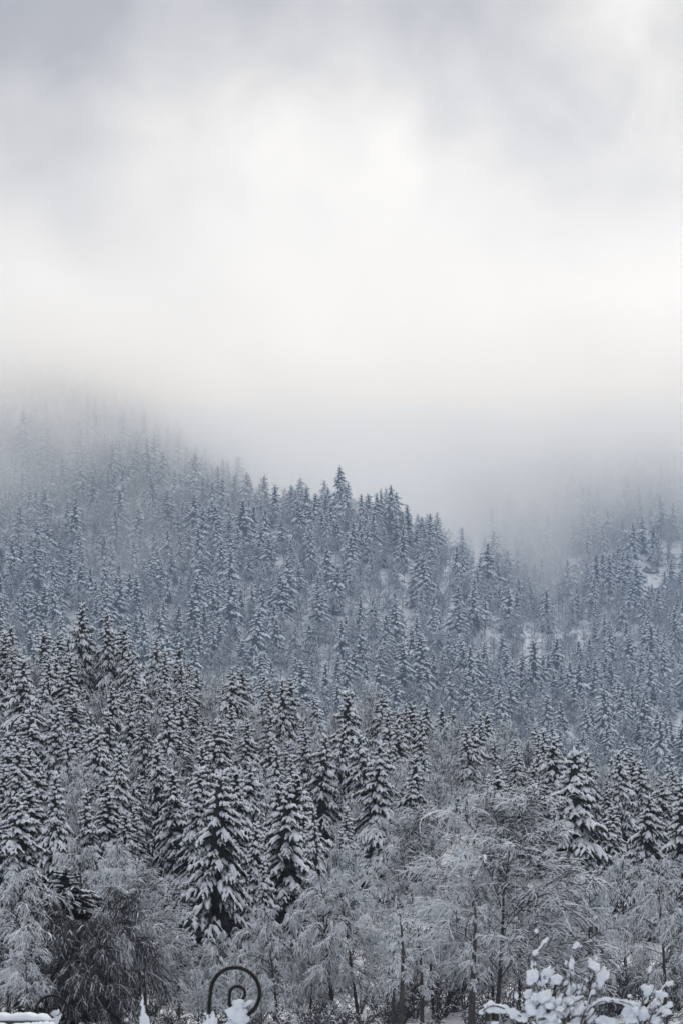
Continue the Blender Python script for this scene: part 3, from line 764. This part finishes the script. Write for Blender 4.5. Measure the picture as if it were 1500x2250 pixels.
# ------------------------------------------------------------------ rocks on the right slope
def rock(px, d, w, h, seed, label):
    x, y, z = world_at(px, d)
    import bmesh
    from mathutils import noise, Vector
    bm = bmesh.new(); bmesh.ops.create_icosphere(bm, subdivisions=4, radius=1)
    for v in bm.verts:
        n = noise.hetero_terrain(v.co * 2.2 + Vector((seed * 7.3, 0, 0)), .9, 2.1, 4, .6)
        c = noise.cell(v.co * 2.3 + Vector((seed, seed, 0)))
        k = .60 + .26 * n + .22 * c
        v.co = Vector((v.co.x * w * k, v.co.y * w * .6 * k, v.co.z * h * k))
    bm.normal_update()
    e = thing('rock_outcrop', label, 'rock', (x, y, z), 0, 'snowy crags on the right slope')
    snow = [f for f in bm.faces if f.normal.z > .42]
    me = bpy.data.meshes.new('rock_face'); bm.to_mesh(me); me.materials.append(M_ROCK); obj('rock_face', me, e)
    bmesh.ops.delete(bm, geom=[f for f in bm.faces if f.normal.z <= .42], context='FACES')
    for v in bm.verts: v.co.z += .35; v.co.y -= .05
    me = bpy.data.meshes.new('snow_cover'); bm.to_mesh(me); me.materials.append(M_SNOW)
    for p in me.polygons: p.use_smooth = True
    obj('snow_cover', me, e); bm.free()
for i, (px, y, w, h, lab) in enumerate([(1250, 1268, 6, 5.5, 'craggy snow-covered rock beneath conifers on the foggy right slope'), (1285, 1250, 5, 4.2, 'rough dark crag just right of the largest crag'),
        (1268, 1222, 4, 3.2, 'small snowy crag above the largest crag'), (1318, 1272, 3.6, 2.4, 'low dark rock between the crags and the boulder face'), (1232, 1232, 3, 2.4, 'small rock left of and above the largest crag'),
        (1398, 1275, 5.5, 3.6, 'snowy boulder face at the foot of foggy conifers near the right edge'), (1428, 1258, 4, 2.6, 'ledge of dark rock right of the boulder face'), (1372, 1250, 3, 2.2, 'small dark rock above and left of the boulder face'),
        (1445, 1300, 3.2, 2, 'low snow-capped rock below the ledge near the right edge')]):
    d = solve(px, y, 0, 900, 1150); rock(px, d, w, h, i + 3, lab)
for i, (px, y, w, h, lab) in enumerate([(12, 1190, 5, 2.6, 'dark rock ledge with snow at the left edge of the hill'), (18, 1268, 4, 2, 'low rock ledge under another in the left-edge clearing')]):
    d = solve(px, y, 0, 780, 900); rock(px, d, w, h, i + 13, lab)

# ------------------------------------------------------------------ foreground: scrolls, roof, stake, shrub
def at(px, py, d): return np.array([(px - 750) / FPX * d, d, CAMZ + (YH - py) / FPX * d])
def smooth_curve(pts, n):
    pts = np.asarray(pts, float); t = np.concatenate([[0], np.cumsum(np.linalg.norm(np.diff(pts, axis=0), axis=1))]); t /= t[-1]
    m = np.gradient(pts, t, axis=0); q = np.linspace(0, 1, n); out = []
    for v in q:
        k = min(np.searchsorted(t, v, side='right') - 1, len(t) - 2); h = t[k + 1] - t[k]; s = (v - t[k]) / h
        out.append((2*s**3-3*s**2+1)*pts[k] + (s**3-2*s**2+s)*h*m[k] + (-2*s**3+3*s**2)*pts[k+1] + (s**3-s**2)*h*m[k+1])
    return np.array(out)
def bar(geo, pts, rad, n=60, K=8, m=0):
    P = smooth_curve(pts, n)[None]; rr = np.interp(np.linspace(0, 1, n), np.linspace(0, 1, len(np.atleast_1d(rad))), np.atleast_1d(rad))[None]
    # parallel frames, so that the bar does not twist
    T = nrm(np.gradient(P[0], axis=0)); U = np.zeros_like(T); u = np.array([0, 1.0, 0.02]); 
    for i in range(n):
        u = u - T[i] * (u @ T[i]); u /= np.linalg.norm(u); U[i] = u
    S = np.cross(T, U); a = np.arange(K) / K * 2 * math.pi
    V = P[0][:, None] + rr[0][:, None, None] * (np.cos(a)[None, :, None] * S[:, None] + np.sin(a)[None, :, None] * U[:, None])
    idx = np.arange(n * K).reshape(n, K)
    F = np.stack([idx[:-1], np.roll(idx[:-1], -1, 1), np.roll(idx[1:], -1, 1), idx[1:]], -1).reshape(-1, 4)
    base = geo.n
    geo.add(V.reshape(-1, 3), F, m)
    for e in (0, n - 1):
        c = geo.n; geo.add([P[0][e]], np.zeros((0, 4), int)); 
def lump(c, size, seed, axis=None, rough=.28):
    """a lumpy mass of snow: centre c, half sizes `size`"""
    import bmesh
    from mathutils import noise, Vector
    bm = bmesh.new(); bmesh.ops.create_icosphere(bm, subdivisions=3, radius=1)
    ax = np.array(axis if axis is not None else (1, 0, 0), float); ax /= np.linalg.norm(ax)
    b = np.cross((0, 1, 0), ax); b = b / max(np.linalg.norm(b), 1e-6); e = np.cross(ax, b)
    for v in bm.verts:
        p = Vector(v.co); k = 1 + rough * noise.noise(p * 1.3 + Vector((seed * 3.7, 0, 0))) * 2.6 + .30 * noise.noise(p * 3.1 + Vector((0, seed * 2.3, 0)))
        q = np.array(p) * k
        w = np.asarray(c) + ax * q[0] * size[0] + e * q[1] * size[1] + b * q[2] * size[2]
        v.co = w
    me = bpy.data.meshes.new('snow_clump'); bm.to_mesh(me); bm.free(); me.materials.append(M_SNOW)
    for p in me.polygons: p.use_smooth = True
    return me

def scroll(d, f, cx, cyy, label, lumps, seed):
    """iron scroll: a leg rises, sweeps over in a circle and curls in on itself; f scales photograph pixels about (cx, cyy)"""
    root = at(cx - 55 * f, 2250, d); root[2] = 0
    e = thing('iron_scroll', label, 'ironwork', tuple(root), 0, 'iron scrolls along the garden')
    L = lambda px, py: at(cx + px * f, cyy + py * f, d) - root
    low = np.array([0, 0, -.1])
    pts = [low, L(-54, 60), L(-54, 30)]
    for a in np.linspace(180, -60, 17): pts.append(L(3 + 54 * math.cos(R_(a)) , -2 - 56 * math.sin(R_(a))))
    g = Geo(); px = f * d / FPX
    bar(g, pts, [4.6 * px, 4.4 * px], 90, 8)
    obj('outer_bar', g.mesh('outer_bar', [M_IRON], True), e)
    g = Geo(); pts = [L(-3, 62), L(-6, 30), L(-10, 16)]
    for a in np.linspace(190, -110, 15): 
        k = 18 - 3.5 * (190 - a) / 300; pts.append(L(9 + k * math.cos(R_(a)), 0 - k * math.sin(R_(a))))
    bar(g, pts, [4.2 * px, 3.2 * px], 70, 8)
    obj('inner_curl', g.mesh('inner_curl', [M_IRON], True), e)
    g = Geo(); rail = [L(-75, 72), L(0, 72), L(60, 72)]; bar(g, rail, 4 * px, 12, 8); bar(g, [L(-3, 60), L(-3, 80), np.array([L(-3, 60)[0], L(-3, 60)[1], -.1])], 4 * px, 12, 8)
    obj('rail', g.mesh('rail', [M_IRON], True), e)
    for i, (px_, py, a, b, ax) in enumerate(lumps):
        o = obj('snow_clump', lump(L(px_, py), (a * px, b * px, b * px), seed + i, (ax[0], 0, ax[1])), e)
scroll(20, 1.0, 514, 2184, 'large black iron scroll with snow heaped in its curl', [(9, 43, 21, 22, (.9, .4)), (12, 22, 16, 9, (.8, .3)), (30, 24, 14, 5, (1, -.5)) if False else (27, 22, 15, 5, (1, .55)),
        (-50, 58, 20, 11, (.15, 1)), (-2, 72, 27, 14, (1, 0)), (-56, 76, 18, 12, (.2, 1))], 5)
scroll(33, .66, 113, 2226, 'smaller iron scroll beside the snow-capped roof', [(10, 30, 14, 16, (.9, .4)), (14, 0, 13, 10, (.8, .5)), (20, 16, 15, 8, (1, .5)), (0, 44, 24, 14, (1, 0))], 25)

def roof_box():
    d = 31.0; c = at(20, 2226, d); x1 = at(104, 2226, d)[0]; x0 = at(-170, 2226, d)[0]; zt = c[2]
    e = thing('garden_shed', 'low wooden shed with thick rounded snow on its roof in the lower left corner', 'shed', ((x0 + x1) / 2, d, 0))
    w = (x1 - x0) / 2; dep = .8
    def box(a, b):
        V = [(x, y, z) for x in (a[0], b[0]) for y in (a[1], b[1]) for z in (a[2], b[2])]
        return V, [(0, 1, 3, 2), (4, 6, 7, 5), (0, 4, 5, 1), (2, 3, 7, 6), (0, 2, 6, 4), (1, 5, 7, 3)]
    nb = 9
    for i in range(nb):
        a = -w + .05 + (2 * w - .1) * i / nb; b = a + (2 * w - .1) / nb - .012
        g = Geo(); g.add(*box((a, -dep + .05, -.05), (b, -dep + .075, zt - .33))); obj('plank', g.mesh('plank', [M_WOOD]), e)
    g = Geo(); g.add(*box((-w + .05, -dep + .08, -.05), (w - .05, dep - .05, zt - .34))); obj('body', g.mesh('body', [M_WOOD]), e)
    def slab(x0, x1, y0, y1, z0, h, seed, name, mat, nx=40, ny=8):
        # snow slab with a rounded, slightly sagging edge
        gg = np.random.default_rng(seed); prof = np.array([(0, 0), (-.06, .25), (-.05, .6), (.02, .88), (.15, 1.0), (.5, 1.06), (.85, 1.0), (.98, .88), (1.05, .6), (1.06, .25), (1, 0)])
        V = []
        xs = np.linspace(0, 1, nx)
        for i, q in enumerate(xs):
            endk = min(1, .35 + .65 * math.sqrt(min(1, min(q, 1 - q) * 25)))
            wob = .012 * math.sin(q * 29 + seed) + .008 * math.sin(q * 61 + seed * 2)
            for (a, b) in prof: V.append((x0 + (x1 - x0) * q, y0 + (y1 - y0) * a + wob * (1 if b > .1 else 0), z0 + (h + wob) * b * endk))
        k = len(prof); idx = np.arange(nx * k).reshape(nx, k)
        F = np.stack([idx[:-1], np.roll(idx[:-1], -1, 1), np.roll(idx[1:], -1, 1), idx[1:]], -1).reshape(-1, 4)
        g = Geo(); g.add(V, F); g.F.append(np.array([idx[0][::-1]])); g.M.append(np.zeros(1, int)); g.F.append(np.array([idx[-1]])); g.M.append(np.zeros(1, int))
        return obj(name, g.mesh(name, [mat], True), e)
    g = Geo(); g.add(*box((-w, -dep, zt - .33), (w, dep, zt - .29))); obj('roof_board', g.mesh('roof_board', [M_WOOD]), e)
    g = Geo(); g.add(*box((-w, -.32, zt - .16), (w + .01, .35, zt - .125))); g.add(*box((-w + .05, -.2, zt - .30), (w - .05, .25, zt - .162))); obj('ridge_board', g.mesh('ridge_board', [M_WOOD]), e)
    slab(-w, w + .02, -.33, .36, zt - .122, .118, 3, 'ridge_snow', M_SNOW)
    slab(-w, w + .005, -dep - .01, -.33, zt - .288, .13, 8, 'roof_snow', M_SNOW)
    slab(w * .82, w + .16, -dep + .1, -.1, zt - .30, .16, 14, 'roof_snow', M_SNOW, 14)
roof_box()

def stake():
    d = 17.0; b = at(316, 2250, d); top = at(313, 2191, d)
    e = thing('garden_stake', 'thin upright stake coated in snow between the shed and the iron scroll', 'stake', (b[0], d, 0))
    g = Geo(); bar(g, [(0, 0, -.1), (0.0, 0, 1.0), (top[0] - b[0], 0, top[2])], [.012, .008], 12, 6); obj('rod', g.mesh('rod', [M_SHOOT], True), e)
    px = d / FPX
    for i, (x, y, a, w) in enumerate([(313, 2202, 13, 3.2), (315, 2222, 13, 4.2), (316, 2238, 13, 7), (322, 2248, 15, 7), (314, 2255, 14, 7.5)]):
        p = at(x, y, d) - np.array([b[0], d, 0]); obj('snow_clump', lump(p, (a * px, w * px, w * px), 40 + i, (.08, 0, 1), .22), e)
stake()

def shrub():
    d = 16.0; px = d / FPX; o0 = at(1235, 2250, d); o0[2] = 0
    e = thing('snowy_shrub', 'leafless garden shrub with upright shoots and thick clumps of fresh snow', 'shrub', tuple(o0))
    gg = np.random.default_rng(5)
    Lp = lambda x, y, dy=0.0: at(x, y, d) + np.array([0, dy, 0]) - o0
    stems = [
     ([(1205,2330),(1178,2250),(1186,2190),(1172,2150),(1171,2115),(1178,2092),(1200,2068)], -.1),
     ([(1215,2330),(1200,2240),(1205,2185),(1192,2155),(1206,2132),(1224,2118)], .1),
     ([(1240,2330),(1247,2250),(1254,2170),(1251,2120),(1262,2076)], 0),
     ([(1240,2330),(1246,2230),(1262,2150),(1260,2110)], .12),
     ([(1250,2330),(1275,2240),(1292,2190),(1302,2120)], -.12),
     ([(1262,2330),(1280,2250),(1304,2190),(1320,2140),(1316,2130)], .05),
     ([(1225,2330),(1180,2260),(1140,2232),(1110,2218),(1075,2210),(1056,2222)], -.15),
     ([(1255,2330),(1275,2262),(1290,2220),(1313,2202),(1350,2199),(1383,2208),(1402,2222)], -.1),
     ([(1350,2330),(1385,2262),(1402,2222),(1420,2180),(1412,2150)], .05),
     ([(1370,2330),(1420,2262),(1440,2210),(1462,2168),(1474,2160)], .1),
     ([(1370,2330),(1412,2270),(1440,2232),(1470,2212),(1486,2214)], -.05),
     ([(1220,2330),(1215,2262),(1232,2215),(1270,2196),(1290,2185)], -.08),
     ([(1225,2330),(1205,2262),(1170,2215),(1150,2190)], .08),
     ([(1245,2330),(1238,2250),(1228,2200),(1240,2170)], -.18),
    ]
    curves = []
    for pts, dy in stems:
        q = [np.array([gg.uniform(-.08, .08), dy * .4, -.05]) + (np.array([Lp(*pts[0])[0] * .5, 0, 0]))] + [Lp(x, y, dy * (i + 1) / len(pts)) for i, (x, y) in enumerate(pts)]
        g = Geo(); bar(g, q, [.016, .012, .008, .005], 40, 6); obj('stem', g.mesh('stem', [M_SHOOT], True), e); curves.append((q, dy))
        c = smooth_curve(q, 90)[38:88]; t = nrm(np.gradient(c, axis=0)); flat_ = 1 - np.abs(t[:, 2])
        rr = (.004 + .016 * flat_) * gg.uniform(.4, 1.5, len(c)) * (np.sin(np.arange(len(c)) * gg.uniform(.3, .7) + gg.uniform(0, 6)) > -.45)
        c[:, 2] += .006 + rr * .6; c[:, 1] -= .004
        V, F, _ = tubes(c[None], np.maximum(rr, .0012)[None], 6); g = Geo(); g.add(V, F); obj('snow_line', g.mesh('snow_line', [M_SNOW], True), e)
    # side shoots with buds
    for k in range(80):
        q, dy = curves[gg.integers(0, len(curves))]; c = smooth_curve(q, 30); i = gg.integers(14, 29); p = c[i]
        t = c[i] - c[i - 1]; t /= np.linalg.norm(t); s = np.array([gg.choice([-1, 1]) * gg.uniform(.3, .9), gg.uniform(-.4, .4), gg.uniform(.2, .9)])
        v = t * .5 + s; v /= np.linalg.norm(v); L = gg.uniform(.06, .22)
        g = Geo(); bar(g, [p, p + v * L * .5, p + v * L + np.array([0, 0, .01])], [.006, .0035], 6, 5); obj('twig', g.mesh('twig', [M_SHOOT], True), e)
        if gg.random() < .8: obj('snow_clump', lump(p + v * L * .8 + np.array([0, 0, .008]), (gg.uniform(.014, .03), .011, gg.uniform(.009, .015)), 900 + k, (v[0], 0, v[2]), .3), e)
    clumps = [(1199,2068,11,5,(.6,.8)),(1176,2094,8,6,(.5,.6)),(1171,2122,9,4.5,(-.1,1)),(1164,2147,13,17,(1,-.5)),(1206,2137,16,11,(.9,.6)),(1220,2152,10,12,(.2,1)),(1192,2158,9,7,(.4,1)),
      (1262,2078,8,6,(.7,.5)),(1251,2118,11,5.5,(.1,1)),(1257,2173,15,8.5,(.05,1)),(1240,2160,5,4,(1,.2)),(1302,2124,13,9,(.7,-.5)),(1319,2147,21,9,(.3,1)),(1307,2106,5,3.5,(.2,1)),
      (1080,2213,17,11,(1,-.2)),(1102,2216,18,9,(1,-.15)),(1122,2224,13,8,(1,-.3)),(1057,2224,6,5.5,(1,0)),(1140,2236,15,8,(1,-.6)),(1170,2197,17,14,(.7,.6)),(1192,2190,16,12,(.8,.4)),(1208,2205,18,13,(1,.1)),
      (1228,2205,15,11,(1,-.3)),(1258,2192,20,5,(1,.05)),(1185,2222,17,11,(.5,.9)),(1162,2218,14,10,(.6,-.7)),(1240,2225,15,10,(.9,.4)),(1212,2232,18,10,(1,.2)),(1268,2218,13,9,(.8,.6)),(1290,2220,15,7,(.6,.8)),
      (1313,2200,14,5,(.8,.3)),(1340,2197,17,4.5,(1,0)),(1364,2200,15,5.5,(1,-.2)),(1386,2208,15,9,(1,-.3)),(1394,2226,21,17,(1,-.3)),(1380,2240,12,7,(.7,.7)),(1414,2230,11,13,(.3,1)),(1420,2176,10,11,(.6,.8)),(1412,2168,7,5,(.8,.3)),
      (1449,2186,8,12,(.6,.8)),(1443,2205,8,8,(.6,.8)),(1473,2161,8,5.5,(1,.1)),(1458,2220,13,8,(.8,-.4)),(1466,2210,9,5,(1,.2)),(1330,2242,24,8,(1,-.2)),(1200,2250,24,9,(1,.1)),(1262,2247,18,8,(.8,.5)),(1298,2240,12,6,(.8,.5)),(1440,2240,12,6,(.8,.5)),
      (1305,2165,5,4,(.4,1)),(1297,2180,6,4.5,(.5,1)),(1276,2205,6,5,(.5,1)),(1255,2140,6,4,(.2,1)),(1246,2200,9,7,(1,.2)),(1085,2248,7,5,(1,0))]
    for i, (x, y, a, b, ax) in enumerate(clumps):
        for _ in range(2 if a > 7 else 1):
            f = gg.uniform(.35, .6); obj('snow_clump', lump(Lp(x + gg.normal(0, a * .5), y + gg.normal(0, b * .5), gg.uniform(-.15, .05)), (a * px * f, b * px * f, b * px * f), 300 + i * 3 + _, (ax[0], 0, ax[1]), .25), e)
        p = Lp(x, y, gg.uniform(-.12, .12)); o = obj('snow_clump', lump(p, (a * px, b * px * gg.uniform(.9, 1.2), b * px * .95), 100 + i, (ax[0], 0, ax[1]), .22), e)
shrub()

for (px, d, H, r, lab) in STEMS:
    x, y, z = world_at(px, d); e = thing('bare_trunk_tree', lab, 'tree', (x, y, z - .2), 0, 'dark trunks at the forest foot')
    g2 = np.random.default_rng(int(px)); tp = np.zeros((1, 8, 3)); s = np.linspace(0, 1, 8); tp[0, :, 2] = H * s; tp[0, :, 0] = .3 * np.sin(s * 3 + px) * s
    V, F, _ = tubes(tp, np.array([r * (1 - .75 * s)]), 8); g = Geo(); g.add(V, F); obj('trunk', g.mesh('trunk', [M_BARK], True), e)
    B, BL = grow(g2, tp, 26, .35, .97, np.array([H * .26]), .8, .5, .6, 5); T2, _ = grow(g2, B, 9, .2, 1, BL * .45, .8, 0, .6, 4); T3, _ = grow(g2, T2, 6, .2, 1, _ * .5, .8, 0, .6, 3)
    g = Geo()
    for P, a in ((B, .045), (T2, .032), (T3, .024)):
        V, F, side = tubes(P, a * np.linspace(1, .6, P.shape[1])[None] * g2.uniform(.7, 1.3, P.shape[:2]), 3, 1.15, .8); g.add(V, F, np.where(side != 1, 1, 0))
    obj('crown', g.mesh('crown', [M_TWIG, M_FROST]), e)
